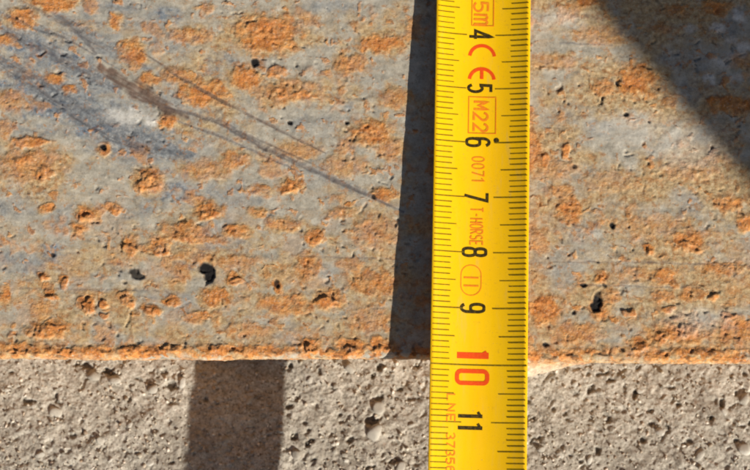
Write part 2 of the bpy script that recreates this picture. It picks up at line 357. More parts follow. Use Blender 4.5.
PITS_AND_SHADE = [(-21.81, 76.62, 0.708, 0.708, 0.0, 1.0, 0.3), (-15.36, 65.49, 0.46, 0.496, 0.0, 1.0, 0.3), (-5.06, 65.49, 0.443, 0.354, 0.0, 1.0, 0.3),
    (-49.06, 60.88, 0.531, 0.637, -30.0, 1.0, 0.4), (-57.8, 51.01, 0.354, 0.354, 0.0, 0.8, 0.2), (-57.53, 41.4, 0.46, 0.46, 0.0, 0.9, 0.2), (-42.63,
    37.98, 1.416, 0.708, 20.0, 0.9, 0.3), (-43.53, 38.52, 0.531, 0.885, -40.0, 0.8, 0.2), (-29.97, 38.16, 1.416, 1.947, -20.0, 1.0, 0.5), (-29.22,
    36.01, 0.708, 0.443, 0.0, 0.6, 0.2), (39.5, 32.78, 0.796, 1.947, 25.0, 1.0, 0.5), (38.28, 34.57, 0.708, 0.708, 0.0, 0.5, 0.3), (37.24, 35.83,
    0.708, 0.354, 0.0, 1.0, 0.3), (40.8, 35.65, 0.531, 0.354, 30.0, 0.9, 0.2), (35.37, 30.82, 0.46, 0.389, 0.0, 1.0, 0.3), (30.13, 25.12, 0.637,
    0.425, 0.0, 1.0, 0.35), (42.63, 46.65, 0.531, 0.531, 0.0, 1.0, 0.3), (43.9, 72.71, 0.425, 0.496, 0.0, 1.0, 0.3), (40.75, 69.56, 1.062, 0.283,
    -35.0, 0.9, 0.3), (45.4, 66.97, 0.602, 0.425, -30.0, 1.0, 0.3), (49.53, 65.49, 0.283, 0.283, 0.0, 0.9, 0.2), (60.78, 60.88, 0.319, 0.319, 0.0,
    0.9, 0.2), (49.16, 57.76, 0.336, 0.336, 0.0, 0.9, 0.2), (35.83, 57.21, 0.354, 0.425, 0.0, 0.9, 0.2), (41.06, 66.97, 0.319, 0.319, 0.0, 0.8, 0.2),
    (32.74, 67.15, 0.319, 0.319, 0.0, 0.7, 0.2), (43.76, 24.24, 0.46, 0.354, 0.0, 0.9, 0.3), (-17.46, 36.19, 0.531, 0.885, 0.0, 0.9, 0.3), (-8.37,
    35.29, 0.531, 0.354, 0.0, 0.5, 0.2), (-0.18, 51.73, 0.443, 0.443, 0.0, 0.9, 0.2), (-3.77, 50.1, 0.354, 0.283, 0.0, 0.7, 0.2), (-65.32, 84.87,
    0.354, 0.354, 0.0, 0.9, 0.2), (-42.59, 71.04, 0.531, 0.531, 0.0, 0.5, 0.1), (-37.85, 69.19, 0.443, 0.531, 0.0, 0.6, 0.1), (-55.99, 37.26, 0.885,
    0.885, -40.0, 0.55, 0.4), (-57.89, 35.29, 1.062, 0.619, 10.0, 0.6, 0.35), (-59.4, 38.34, 0.708, 0.531, 0.0, 0.6, 0.3), (-51.83, 34.93, 0.531,
    1.239, 35.0, 0.6, 0.4), (-48.59, 33.5, 0.531, 0.354, 0.0, 0.8, 0.3), (-47.82, 31.18, 0.443, 0.354, 0.0, 0.8, 0.2), (-50.65, 37.8, 0.531, 0.531,
    0.0, 0.5, 0.2), (-48.86, 37.62, 0.354, 0.531, 0.0, 0.5, 0.2), (-57.77, 31.18, 0.354, 0.354, 0.0, 0.7, 0.2), (45.17, 32.07, 1.239, 0.708, 0.0,
    0.75, 0.5), (60.01, 34.75, 0.885, 0.619, 0.0, 0.7, 0.35), (62.75, 31.0, 0.708, 0.425, -20.0, 0.6, 0.25), (59.68, 29.39, 0.708, 0.354, 0.0, 0.7,
    0.25), (-11.7, 26.19, 0.708, 0.531, -30.0, 0.7, 0.3), (-25.14, 37.26, 0.885, 0.531, -30.0, 0.55, 0.3), (-9.43, 33.68, 1.77, 0.389, -12.0, 0.85,
    0.3), (-7.48, 34.57, 0.885, 0.425, -10.0, 0.85, 0.3), (39.29, 59.41, 0.354, 0.531, 0.0, 0.6, 0.2), (32.98, 59.41, 0.354, 0.885, 20.0, 0.5, 0.2),
    (44.86, 50.28, 0.319, 0.319, 0.0, 0.7, 0.2), (49.41, 53.01, 0.283, 0.283, 0.0, 0.8, 0.2), (-14.92, 54.29, 0.885, 0.531, 0.0, 0.45, 0.2), (-17.04,
    71.78, 1.062, 0.283, 5.0, 0.7, 0.2), (-13.6, 71.41, 0.708, 0.354, -30.0, 0.6, 0.2), (-18.17, 75.88, 1.062, 0.319, 15.0, 0.7, 0.25), (-15.07,
    75.32, 1.062, 0.283, 10.0, 0.7, 0.25), (-37.22, 25.12, 0.885, 0.531, 0.0, 0.6, 0.3), (-39.0, 25.48, 0.708, 0.354, 0.0, 0.6, 0.25), (-28.36, 25.48,
    0.708, 0.443, 0.0, 0.6, 0.25), (-43.42, 25.12, 0.885, 0.354, 0.0, 0.5, 0.2), (-16.84, 25.12, 0.531, 0.354, 0.0, 0.6, 0.2), (-6.2, 24.95, 0.708,
    0.531, 0.0, 0.6, 0.25), (54.18, 29.57, 0.708, 0.354, 0.0, 0.7, 0.25), (-64.09, 63.09, 1.416, 0.319, -8.0, 0.6, 0.2), (-60.49, 63.46, 1.062, 0.283,
    -8.0, 0.6, 0.2), (-40.49, 56.3, 1.416, 0.354, 0.0, 0.5, 0.3), (-39.19, 54.29, 0.708, 0.354, 0.0, 0.5, 0.3), (-42.23, 53.56, 0.708, 0.531, 0.0,
    0.6, 0.3)]
BLISTERS = [(-57.49, 33.68, 1.062, 0.885, 0.5), (-55.42, 36.01, 0.885, 0.885, 0.5), (-59.01, 37.08, 0.885, 0.708, 0.4), (-51.22, 32.07, 1.239, 1.416,
    0.7), (-44.12, 32.78, 1.416, 0.885, 0.5), (-39.64, 31.18, 1.593, 0.708, 0.4), (-35.93, 32.6, 1.239, 0.708, 0.4), (-47.98, 30.28, 0.885, 0.708,
    0.4), (-48.21, 32.6, 0.885, 0.708, 0.45), (-58.02, 27.43, 3.186, 1.416, 0.5), (-40.45, 54.47, 2.301, 1.593, 0.5), (-24.77, 36.55, 1.062, 0.708,
    0.5), (-8.01, 32.6, 2.124, 1.062, 0.6), (45.15, 31.0, 1.239, 0.708, 0.6), (60.16, 33.68, 1.062, 0.708, 0.5), (40.46, 36.55, 0.885, 0.885, 0.4),
    (-11.52, 24.41, 1.416, 0.885, 0.7), (-11.16, 24.77, 0.708, 0.708, 0.3), (-17.22, 71.04, 1.77, 0.885, 0.3), (-13.59, 70.67, 2.124, 0.885, 0.3),
    (-17.98, 74.76, 1.77, 1.062, 0.25), (55.02, 27.79, 2.478, 1.239, 0.5), (50.9, 26.37, 1.77, 1.062, 0.45), (46.96, 24.59, 1.77, 0.708, 0.5), (52.09,
    31.35, 1.239, 0.708, 0.3), (62.72, 30.28, 1.77, 0.708, 0.3), (-4.43, 24.24, 1.416, 0.708, 0.5), (1.59, 24.24, 1.416, 0.708, 0.5), (-28.17, 24.41,
    1.416, 0.708, 0.5), (-36.32, 24.24, 1.77, 0.708, 0.5), (-43.4, 24.24, 1.77, 0.708, 0.4), (-55.44, 23.88, 2.478, 0.708, 0.4), (-62.17, 23.7, 2.478,
    0.708, 0.4), (34.26, 60.33, 0.885, 1.416, 0.3), (30.63, 58.5, 0.885, 1.416, 0.3), (-62.25, 61.8, 3.894, 1.062, 0.3), (-63.05, 58.5, 2.478, 0.885,
    0.3), (-59.39, 56.3, 2.124, 1.062, 0.3), (-43.97, 42.12, 1.593, 1.062, 0.4), (-46.81, 49.19, 1.239, 0.708, 0.35), (-51.8, 47.92, 1.416, 0.885,
    0.4), (-53.17, 45.56, 0.885, 0.708, 0.35), (-29.58, 48.64, 1.77, 0.885, 0.35), (-38.42, 41.94, 2.124, 1.062, 0.35), (-33.82, 44.47, 2.832, 1.062,
    0.3), (-14.91, 53.01, 1.416, 0.885, 0.35), (-10.73, 43.93, 1.239, 0.885, 0.25), (49.14, 41.58, 0.885, 0.708, 0.4), (56.31, 42.67, 2.124, 1.062,
    0.35)]
PEBBLES = [(-54.17, 21.34, 1.536, 1.0), (-49.92, 20.57, 1.344, 0.9), (-42.59, 18.85, 1.248, 1.0), (-61.27, 14.45, 1.536, 0.9), (0.0, 10.46, 1.728,
    1.0), (0.77, 15.22, 1.344, 0.9), (-14.88, 6.48, 1.152, 1.0), (-60.44, 19.04, 0.96, 0.6), (-37.05, 20.0, 1.152, 0.9), (-7.68, 19.42, 0.96, 0.7),
    (-4.81, 22.87, 1.344, 0.8), (4.76, 3.83, 1.344, 0.9), (-8.02, 8.56, 0.96, 0.7), (-42.89, 4.77, 1.152, 0.6), (-67.86, 10.65, 1.152, 0.5), (-46.86,
    11.98, 0.96, 0.5), (-28.65, 9.13, 1.152, 0.4), (-23.96, 16.74, 1.152, 0.4), (-12.48, 20.57, 1.152, 0.6), (50.84, 18.65, 1.152, 0.6), (43.16,
    18.27, 1.344, 0.6), (70.92, 16.74, 1.536, 0.8), (62.0, 6.29, 1.152, 0.8), (54.48, 10.65, 1.152, 0.9), (66.83, 14.45, 1.152, 0.6), (35.29, 6.29,
    1.152, 0.6), (45.31, 11.03, 1.152, 0.5), (58.56, 20.57, 1.152, 0.5), (38.39, 19.61, 1.152, 0.4), (6.89, 11.98, 1.152, 0.7), (-5.72, 6.29, 1.152,
    0.6), (-70.41, 18.65, 1.152, 0.5), (-63.91, 6.29, 1.344, 0.5), (-52.53, 9.13, 1.152, 0.5), (70.61, 7.23, 1.344, 0.8), (31.68, 7.42, 1.152, 0.7),
    (41.0, 5.34, 1.344, 0.7)]
GROUND_PITS_AND_SHADE = [(-55.56, 23.45, 2.112, 1.152), (-51.31, 22.3, 1.344, 0.768), (-50.33, 21.72, 1.728, 0.576), (-38.96, 19.42, 1.536, 1.344), (-40.35,
    22.1, 0.768, 0.576), (-66.31, 16.36, 1.536, 0.96), (-61.54, 17.13, 1.152, 0.768), (-0.38, 12.74, 1.728, 1.152), (0.58, 17.32, 1.152, 0.96),
    (-0.38, 21.34, 0.768, 0.768), (0.77, 22.87, 0.768, 0.768), (4.8, 18.85, 1.152, 0.48), (7.09, 17.13, 1.152, 0.576), (-15.29, 9.89, 0.768, 0.768),
    (-16.67, 15.79, 0.96, 0.768), (-6.7, 13.88, 0.768, 0.576), (-1.33, 3.83, 1.344, 0.768), (3.43, 4.96, 1.152, 0.576), (5.73, 10.08, 0.768, 0.576),
    (9.35, 7.61, 0.576, 0.48), (8.27, 23.45, 0.48, 0.768), (-16.34, 23.45, 0.576, 0.96), (30.94, 9.13, 1.92, 0.96), (51.19, 9.13, 0.864, 0.768),
    (44.58, 12.74, 0.768, 0.768), (66.49, 16.17, 0.672, 1.152), (34.09, 14.83, 0.672, 0.576), (37.39, 6.1, 0.768, 0.576), (39.09, 5.15, 0.768, 0.576),
    (42.74, 6.85, 0.768, 0.96), (59.97, 8.94, 0.768, 0.672), (52.79, 12.17, 0.96, 0.576), (55.84, 11.79, 0.672, 0.576), (52.47, 14.64, 0.672, 0.576),
    (58.25, 15.98, 0.672, 0.576), (64.11, 13.12, 0.576, 0.576), (68.95, 8.94, 0.576, 0.576), (43.23, 21.72, 1.536, 0.48), (45.12, 20.38, 1.152, 0.48),
    (49.87, 18.08, 0.576, 0.96), (56.8, 19.04, 0.96, 0.576), (69.42, 17.7, 0.768, 0.576), (71.08, 21.72, 0.576, 0.576), (72.11, 12.17, 0.96, 0.768),
    (60.01, 3.45, 0.96, 0.576), (49.45, 8.18, 0.768, 0.576), (41.25, 18.65, 1.536, 0.96), (-58.28, 9.89, 0.96, 0.576), (-45.12, 20.57, 0.768, 0.576),
    (-32.59, 16.74, 0.768, 0.576), (-70.13, 22.1, 0.96, 0.576), (-46.96, 16.74, 0.576, 0.576), (-10.57, 22.1, 0.576, 0.576), (-12.41, 8.75, 0.96,
    1.152), (-4.78, 9.13, 0.96, 0.576), (-11.44, 5.34, 0.96, 0.576), (13.42, 16.74, 0.576, 0.576)]

GROUND_Z = -26.0

# ------------------------------------------------------------------ ground
def build_ground():
    xs = axis(-80, 80, .19, (-2500, 2500))
    ys = axis(-14, 26, .19, (-2500, 2500))
    X, Y = np.meshgrid(xs, ys)
    near = sstep(220, 100, np.abs(X)) * sstep(220, 90, np.abs(Y))
    wx = X + 1.2 * fbm(X, Y, 4, 2, 50); wy = Y + 1.2 * fbm(X, Y, 4, 2, 60)
    h = .55 * fbm(X, Y, 22, 2, 1)
    h = h + near * (.5 * fbm(wx, wy, 7, 3, 4) + .26 * fbm(X, Y, 2.6, 3, 8, .6) + .22 * fbm(X, Y, 1.15, 3, 12, .75))
    h = h - near * .3 * sstep(.28, .5, fbm(wx, wy, 2.0, 2, 21))
    pit_shade = np.zeros_like(X); pale = np.zeros_like(X); dirt = np.zeros_like(X)
    rng = random.Random(5)
    pits = [(a, b, c * .85, d * .85, .9) for a, b, c, d in GROUND_PITS_AND_SHADE]
    for k in range(260):
        r = rng.uniform(.16, .45)
        pits.append((rng.uniform(-80, 80), rng.uniform(-14, 26), r * rng.uniform(.8, 1.8), r, rng.uniform(.2, .8)))
    wob = fbm(X, Y, 1.4, 2, 33)
    for (px, py, rx, ry, s) in pits:
        c0, c1 = np.searchsorted(xs, [px - 3 * rx - 1, px + 3 * rx + 1])
        r0, r1 = np.searchsorted(ys, [py - 3 * ry - 1, py + 3 * ry + 1])
        sl = (slice(r0, r1), slice(c0, c1))
        if r1 <= r0 or c1 <= c0: continue
        d = np.hypot((X[sl] - px) / rx, (Y[sl] - py) / ry) + 1.3 * wob[sl]
        m = sstep(1.1, .45, d)
        h[sl] -= m * min(1.1, .9 * ry + .15) * (.3 + .6 * s)
        pit_shade[sl] = np.maximum(pit_shade[sl], m * .5 * s)  # darkened pits; some paint in the shade cast beside pebbles
    pale = sstep(.16, .42, fbm(wx, wy, 3.2, 3, 71)) * .6
    dirt = sstep(.1, .45, fbm(X, Y, 14, 3, 77)) * .45
    P = np.stack([X, Y, GROUND_Z + h], -1) * .001
    m = np.stack([pit_shade, pale, dirt, np.ones_like(X)], -1)
    g = grid_mesh('ground', P[:, :, :], M_CONC, {'masks': m})
    # rows run towards +y here, so flip to face up
    g.data.flip_normals()
    g['kind'] = 'structure'
    g['label'] = 'rough worn grey concrete ground below the rusty bar'
    return g, xs, ys, h

ground, gx, gy, gh = build_ground()

def ground_height(x, y):
    j = min(max(int(np.searchsorted(gx, x)), 0), len(gx) - 1)
    i = min(max(int(np.searchsorted(gy, y)), 0), len(gy) - 1)
    return GROUND_Z + float(gh[i, j])

def pebble_mesh(seed):
    import bmesh
    bm = bmesh.new()
    bmesh.ops.create_icosphere(bm, subdivisions=3, radius=1)
    rng = random.Random(seed)
    planes = []
    for _ in range(9):
        v = Vector((rng.gauss(0, 1), rng.gauss(0, 1), rng.gauss(0, 1))).normalized()
        planes.append((v, rng.uniform(.6, .9)))
    for v in bm.verts:
        for nrm, d in planes:
            e = v.co.dot(nrm) - d
            if e > 0:
                v.co -= nrm * e * .85
    me = bpy.data.meshes.new('pebble')
    bm.to_mesh(me); bm.free()
    me.polygons.foreach_set('use_smooth', [True] * len(me.polygons))
    me.materials.append(M_PEB)
    return me

peb_meshes = [pebble_mesh(s) for s in range(7)]
rng = random.Random(11)
spots = [(x, y, r * (1.0 if s > .75 else .7), s > .75) for x, y, r, s in PEBBLES]
for k in range(26):
    spots.append((rng.uniform(-80, 80), rng.uniform(-12, 22), rng.uniform(.35, .7), 0))
for k, (x, y, r, big) in enumerate(spots):
    o = bpy.data.objects.new('pebble', peb_meshes[k % 7])
    link(o, ground)
    r *= .001
    o.scale = (r * rng.uniform(.9, 1.15), r * rng.uniform(.7, 1.0), r * rng.uniform(.55, .75))
    o.rotation_euler = (rng.uniform(-.4, .4), rng.uniform(-.4, .4), rng.uniform(0, 6.28))
    o.location = (x * .001, y * .001, ground_height(x, y) * .001 - r * (.05 if big else .15))

def build_grit(count):
    """loose sand grains lying on the concrete, one uncountable mass"""
    g = (1 + 5 ** .5) / 2
    bv = np.array([(-1, g, 0), (1, g, 0), (-1, -g, 0), (1, -g, 0), (0, -1, g), (0, 1, g), (0, -1, -g), (0, 1, -g), (g, 0, -1), (g, 0, 1), (-g, 0, -1), (-g, 0, 1)]) / math.hypot(1, g)
    bf = np.array([(0, 11, 5), (0, 5, 1), (0, 1, 7), (0, 7, 10), (0, 10, 11), (1, 5, 9), (5, 11, 4), (11, 10, 2), (10, 7, 6), (7, 1, 8),
                   (3, 9, 4), (3, 4, 2), (3, 2, 6), (3, 6, 8), (3, 8, 9), (4, 9, 5), (2, 4, 11), (6, 2, 10), (8, 6, 7), (9, 8, 1)])
    rs = np.random.RandomState(8)
    x = rs.uniform(-79, 79, count); y = rs.uniform(-13, 25, count)
    keep = fbm(x, y, 6, 2, 300) + .35 * rs.normal(size=count) > -.15
    x, y = x[keep], y[keep]; n = len(x)
    rad = .10 + .30 * rs.uniform(size=n) ** 2.6
    ii = np.clip(np.searchsorted(gy, y), 0, len(gy) - 1); jj = np.clip(np.searchsorted(gx, x), 0, len(gx) - 1)
    z = GROUND_Z + gh[ii, jj] + rad * rs.uniform(-.25, .3, n)
    sc = rs.uniform(.6, 1.3, (n, 1, 3)); jit = 1 + .28 * rs.normal(size=(n, 12, 1))
    P = bv[None] * jit * sc * rad[:, None, None]
    a = rs.uniform(0, 6.28, n)[:, None]
    P = np.stack([P[..., 0] * np.cos(a) - P[..., 1] * np.sin(a), P[..., 0] * np.sin(a) + P[..., 1] * np.cos(a), P[..., 2]], -1)
    P = (P + np.stack([x, y, z], -1)[:, None]).reshape(-1, 3) * .001
    F = (bf[None] + 12 * np.arange(n)[:, None, None]).reshape(-1, 3)
    me = bpy.data.meshes.new('grit')
    me.vertices.add(len(P)); me.vertices.foreach_set('co', P.reshape(-1).astype(np.float32))
    me.loops.add(F.size); me.loops.foreach_set('vertex_index', F.reshape(-1).astype(np.int32))
    me.polygons.add(len(F))
    me.polygons.foreach_set('loop_start', np.arange(0, F.size, 3, dtype=np.int32)); me.polygons.foreach_set('loop_total', np.full(len(F), 3, dtype=np.int32))
    me.update(calc_edges=True)
    tone = np.clip(rs.normal(.5, .28, n), 0, 1); red = np.clip(rs.normal(.2, .25, n), 0, 1)
    col = np.repeat(np.stack([tone, red, tone * 0, tone * 0 + 1], -1), 12, 0)
    me.attributes.new('masks', 'FLOAT_COLOR', 'POINT').data.foreach_set('color', col.reshape(-1).astype(np.float32))
    nt = NT('sand_grain')
    tn, rd, _, _ = nt.attr('masks')
    c = nt.ramp(tn, [(0, (.13, .11, .085)), (.35, (.31, .27, .205)), (.7, (.47, .42, .33)), (1, (.70, .64, .54))])
    c = nt.mix(nt.math('MULTIPLY', rd, .5), c, (.42, .24, .13))
    me.materials.append(nt.out(c, .95, .03))
    o = link(bpy.data.objects.new('grit', me))
    o['kind'] = 'stuff'; o['label'] = 'fine pale sand and grit strewn over the worn concrete'; o['category'] = 'grit'
build_grit(9000)

# ------------------------------------------------------------------ the rusty steel bar
def build_bar():
    xs = axis(-80, 80, .19, (-420, 420))
    front = 22.7 - .75 * sstep(0, 45, xs) + .10 * fbm(xs, xs * 0 + 3.3, 9, 3, 2) + .05 * fbm(xs, xs * 0 + 8.3, 1.6, 2, 3)
    lip = 2.9 * sstep(20, 24, xs) * (1 - sstep(25, 42, xs)) ** 1.3
    rad = 1.2
    d_top = list(np.arange(100, 80, -2.0)) + list(np.arange(80, rad, -.19))
    rows = [(d, 0.0, 0.0, 1.0, -d) for d in d_top]                      # (behind the front face, z, normal y, normal z, unrolled)
    for k in range(0, 15):
        a = math.pi / 2 * k / 14
        rows.append((rad - rad * math.sin(a), -rad + rad * math.cos(a), -math.sin(a), math.cos(a), -rad + rad * a))
    z = -rad - .25
    while z > -28.5:
        rows.append((.11 * (-rad - z), z, -1.0, 0.0, rad * .57 - z - rad)); z -= .28
    rows = np.array(rows)
    D, Z0, NY, NZ, U = [rows[:, i][:, None] for i in range(5)]
    X = np.broadcast_to(xs[None, :], (len(rows), len(xs))).copy()
    Y0 = front[None, :] + D
    V = front[None, :] - U                                              # unrolled y used by all patterns
    shape = X.shape
    face = np.broadcast_to(sstep(-.6, 1.6, U), shape)

    wx = X + .9 * fbm(X, V, 2.4, 3, 90); wy = V + .9 * fbm(X, V, 2.4, 3, 95)
    edge_n = fbm(X, V, 1.7, 3, 100)
    rust = np.zeros(shape); warm = np.zeros(shape); blue = np.zeros(shape); pale = np.zeros(shape)
    dark = np.zeros(shape); sb = np.zeros(shape); sg = np.zeros(shape)
    h = .16 * fbm(X, V, 26, 2, 110) + .05 * fbm(X, V * 1.6, 7, 3, 113)

    def window(px, py, rx, ry):
        c0, c1 = np.searchsorted(xs, [px - rx, px + rx])
        ymid = V[:, len(xs) // 2]
        r0 = np.searchsorted(-ymid, -(py + ry)); r1 = np.searchsorted(-ymid, -(py - ry))
        return (slice(max(r0, 0), r1), slice(c0, c1))

    # loose rust over the whole plate
    f1 = fbm(wx * .9, wy * 1.0, 7.5, 4, 120, .6)
    f2 = fbm(wx * .95, wy * 1.05, 2.6, 3, 130, .6)
    right = sstep(10, 40, X)
    rust = np.maximum(rust, .62 * sstep(.18, .40, f1) )
    rust = np.maximum(rust, .72 * sstep(.27, .42, f2))
    tan = np.clip(.22 + .34 * right + 1.1 * fbm(X * .7, V * 1.2, 13, 3, 140), 0, 1) * .9
    low = sstep(58, 36, V)
    tan = np.maximum(tan, .58 * low * sstep(-.35, .2, fbm(X * .7, V * 1.2, 8, 3, 142)))
    rust = np.maximum(rust, .26 * low * sstep(.0, .3, fbm(wx * .7, wy * 1.15, 5.5, 3, 144, .6)))
    flake = np.zeros(shape); halo = np.zeros(shape)
    for (px, py, rx, ry, s, up) in RUST_PATCHES:
        w = window(px, py, rx * 2.6 + 1.4, ry * 2.6 + 1.4)
        d = np.hypot((wx[w] - px) / rx, (wy[w] - py) / ry)
        m = sstep(1.36, .58, d + .7 * edge_n[w])
        halo[w] = np.maximum(halo[w], sstep(2.1, .9, d + .9 * edge_n[w]) * (.45 + .4 * s))
        rust[w] = np.maximum(rust[w], m * min(1, s + .1))
        warm[w] = np.maximum(warm[w], sstep(1.0, .35, d + .4 * edge_n[w]) * s ** 2)
        k = sstep(1.08, .92, d + .55 * edge_n[w])
        flake[w] = np.maximum(flake[w], k * up)
    tan = np.maximum(tan, halo * (.55 + .45 * sstep(-.3, .2, edge_n)))
    for (px, py, rx, ry, s) in BLUE_PATCHES:
        w = window(px, py, rx * 2.6 + 1.2, ry * 2.6 + 1.2)
        d = np.hypot((wx[w] - px) / rx, (wy[w] - py) / ry)
        blue[w] = np.maximum(blue[w], s * sstep(1.5, .3, d + .8 * edge_n[w]))
    blue = np.maximum(blue, .55 * sstep(.12, .4, fbm(X * .8, V, 9, 3, 150)) * sstep(20, -40, X))
    blue = blue * (.55 + .45 * sstep(-.25, .2, fbm(X, V, 1.3, 2, 155)))
    for (px, py, rx, ry, s) in PALE_PATCHES:
        w = window(px, py, rx * 2.6 + 1.2, ry * 2.6 + 1.2)
        d = np.hypot((wx[w] - px) / rx, (wy[w] - py) / ry)
        pale[w] = np.maximum(pale[w], s * sstep(1.3, .3, d + .5 * edge_n[w]))

    # scratches: shallow grooves with burnished floor
    ca, sa = math.cos(math.radians(-29)), math.sin(math.radians(-29))
    along, across = X * ca + V * sa, -X * sa + V * ca
    drag = .6 * perlin(along / 7.0, across / .55, 156) + .4 * perlin(along / 4.0, across / .28, 157)               # hair lines left by whatever dragged over the plate
    drag2 = .6 * perlin(along / 3.0, across / 1.4, 158) + .4 * perlin(along / 1.4, across / .6, 159)
    for (pts, wd, grey, s, dep) in SCRATCHES:
        seg = [math.hypot(b[0] - a[0], b[1] - a[1]) for a, b in zip(pts[:-1], pts[1:])]
        tot = sum(seg); run = 0.0
        for (a, b), ln in zip(zip(pts[:-1], pts[1:]), seg):
            cx, cy = (a[0] + b[0]) / 2, (a[1] + b[1]) / 2
            w = window(cx, cy, abs(a[0] - b[0]) / 2 + wd * 2.6 + .5, abs(a[1] - b[1]) / 2 + wd * 2.6 + .5)
            dx, dy = b[0] - a[0], b[1] - a[1]
            xx = X[w] + .2 * (wx[w] - X[w]); yy = V[w] + .2 * (wy[w] - V[w])
            t = np.clip(((xx - a[0]) * dx + (yy - a[1]) * dy) / (dx * dx + dy * dy), 0, 1)
            u = (run + t * ln) / tot
            taper = (.35 + .65 * sstep(0, .25, u) * sstep(1, .7, u)) if len(pts) > 2 else 1.0
            dd = np.hypot(xx - a[0] - t * dx, yy - a[1] - t * dy) / (wd * .5 * taper)
            m = sstep(1.25, .45, dd + .45 * edge_n[w] - .35 * drag[w])
            m = m * s * np.clip((.82 if wd < 2 else 1.0) + .8 * drag[w] + .5 * drag2[w], .3, 1)
            sb[w] = np.maximum(sb[w], m * (1 - grey)); sg[w] = np.maximum(sg[w], m * grey * .85)
            h[w] -= dep * .4 * sstep(1.2, .3, dd)
            rust[w] *= 1 - .4 * m
            blue[w] = np.maximum(blue[w], .75 * grey * sstep(3.2, .6, dd + .8 * edge_n[w] - drag[w]))
            run += ln

    # relief: coarse scale, crusty rust, thin flakes with stepped rims
    crust = fbm(wx, wy * 1.05, 1.25, 3, 160, .6)
    grainy = fbm(X, V, .62, 2, 165)
    rough = np.clip(.16 + .85 * rust + .45 * right * np.clip(tan * 1.6, .3, 1), 0, 1.2)
    h = h + rough * (.13 * crust + .06 * grainy) + .34 * flake * (.55 + .7 * crust)
    st = fbm(wx * .85, wy * 1.05, 4.2, 3, 170, .55)
    h = h + .03 * sstep(.10, .16, st) + .025 * sstep(-.18, -.12, st) + .04 * sstep(.28, .31, st)
    h = h + .012 * perlin(X * .018, V * 1.1, 180) + .007 * perlin(X * .03, V * 2.6, 181)
    # ragged small flakes and holes scattered over the scale
    hole = sstep(.36, .5, fbm(wx, wy * 1.2, 1.5, 2, 190)) * sstep(-.05, .3, fbm(X, V, 12, 2, 191) + .25 * rust + .15 * low)
    h = h - .2 * hole
    dark = np.maximum(dark, .25 * hole)
    for (px, py, rx, ry, up) in BLISTERS:
        w = window(px, py, rx * 1.8 + 1.2, ry * 1.8 + 1.2)
        d = np.hypot((wx[w] - px) / rx, (wy[w] - py) / ry) + .35 * edge_n[w]
        h[w] += .62 * up * sstep(1.1, .62, d) * (.75 + .8 * crust[w])
        rust[w] = np.maximum(rust[w], .85 * sstep(1.2, .7, d)); warm[w] = np.maximum(warm[w], .8 * sstep(1.1, .5, d))
    for (px, py, rx, ry, ang, s, dep) in PITS_AND_SHADE:
        w = window(px, py, max(rx, ry) * 1.9 + 1.2, max(rx, ry) * 1.9 + 1.2)
        ca, sa = math.cos(math.radians(ang)), math.sin(math.radians(ang))
        wp = .45 if max(rx, ry) < 1 else 1.1
        ex, ey = X[w] + wp * (wx[w] - X[w]) - px, V[w] + wp * (wy[w] - V[w]) - py
        d = np.hypot((ex * ca - ey * sa) / rx, (ex * sa + ey * ca) / ry) + .35 * edge_n[w]
        m = sstep(1.2, .7, d)
        deep = 1.0 if s >= .88 else .12
        dark[w] = np.maximum(dark[w], m * s * (1 if s >= .88 else .22))  # the faint ones paint in the shade beside rust blisters and flakes
        h[w] -= m * dep * .8 * deep
    # front face: heavily rusted, lumpy, with a pale lip of crusted scale beside the tape
    h = h + face * (.30 * fbm(X, V, 2.6, 3, 200) + .18 * crust)
    rust = np.where(face > .5, np.clip(.55 + 1.7 * fbm(X, V, 2.2, 3, 205), 0, 1), rust)
    tan = np.where(face > .5, .9, tan)
    pale = np.maximum(pale, face * .2 * sstep(-.1, .3, fbm(X, V, 2.5, 2, 207)))
    lipm = (lip / 2.9)[None, :] * np.broadcast_to(sstep(.2, 5, U), shape)
    pale = np.maximum(pale, .4 * np.clip(lipm * 2, 0, 1)); rust = rust * (1 - np.clip(lipm * 2, 0, .9))
    # ragged rusty rim just behind the edge
    rimn = fbm(X, V, 2.4, 4, 210, .6)
    rim = sstep(2.2, -.4, V - front[None, :] - 1.6) * (1 - face) * sstep(-.02, .14, rimn + .5 * fbm(X, V * 0, 9, 2, 217))
    dark = np.maximum(dark, .55 * sstep(.26, .36, fbm(X * .7, V, 1.3, 2, 213)) * sstep(2.4, .4, V - front[None, :] - 1.6) * (1 - face))
    rust = np.maximum(rust, rim); warm = np.maximum(warm, .35 * rim); h = h + .2 * rim * crust - .1 * rim
    fade = sstep(330, 120, np.abs(X))
    h = h * fade
    Y = Y0 + NY * h - lipm * 2.9
    Zz = Z0 + NZ * h
    P = np.stack([X, Y, Zz], -1)
    # close the bar: underside and back as two more rows, ends as extra columns
    under = P[-1].copy(); under[:, 1] += 90; back = P[0].copy(); back[:, 2] = -28.5
    P = np.concatenate([P, under[None], back[None], P[:1]], 0)
    m1 = np.stack([rust, blue, dark, tan], -1); m2 = np.stack([sb, sg, pale, warm], -1)
    pad = lambda a: np.concatenate([a, a[-1:], a[:1], a[:1]], 0)
    m1, m2 = pad(m1), pad(m2)
    cen = np.array([0, 75.0, -14.0])
    def cap(c):
        e = c.copy(); e[:, 1] = cen[1]; e[:, 2] = cen[2]; return e
    P = np.concatenate([cap(P[:, 0])[:, None], P, cap(P[:, -1])[:, None]], 1)
    m1 = np.concatenate([m1[:, :1], m1, m1[:, -1:]], 1); m2 = np.concatenate([m2[:, :1], m2, m2[:, -1:]], 1)
    o = grid_mesh('steel_bar', P * .001, M_STEEL, {'masks': m1, 'masks2': m2})
    o['label'] = 'flat grey steel bar with orange rust patches and diagonal scratches under the tape'
    o['category'] = 'steel bar'
    return o

bar = build_bar()

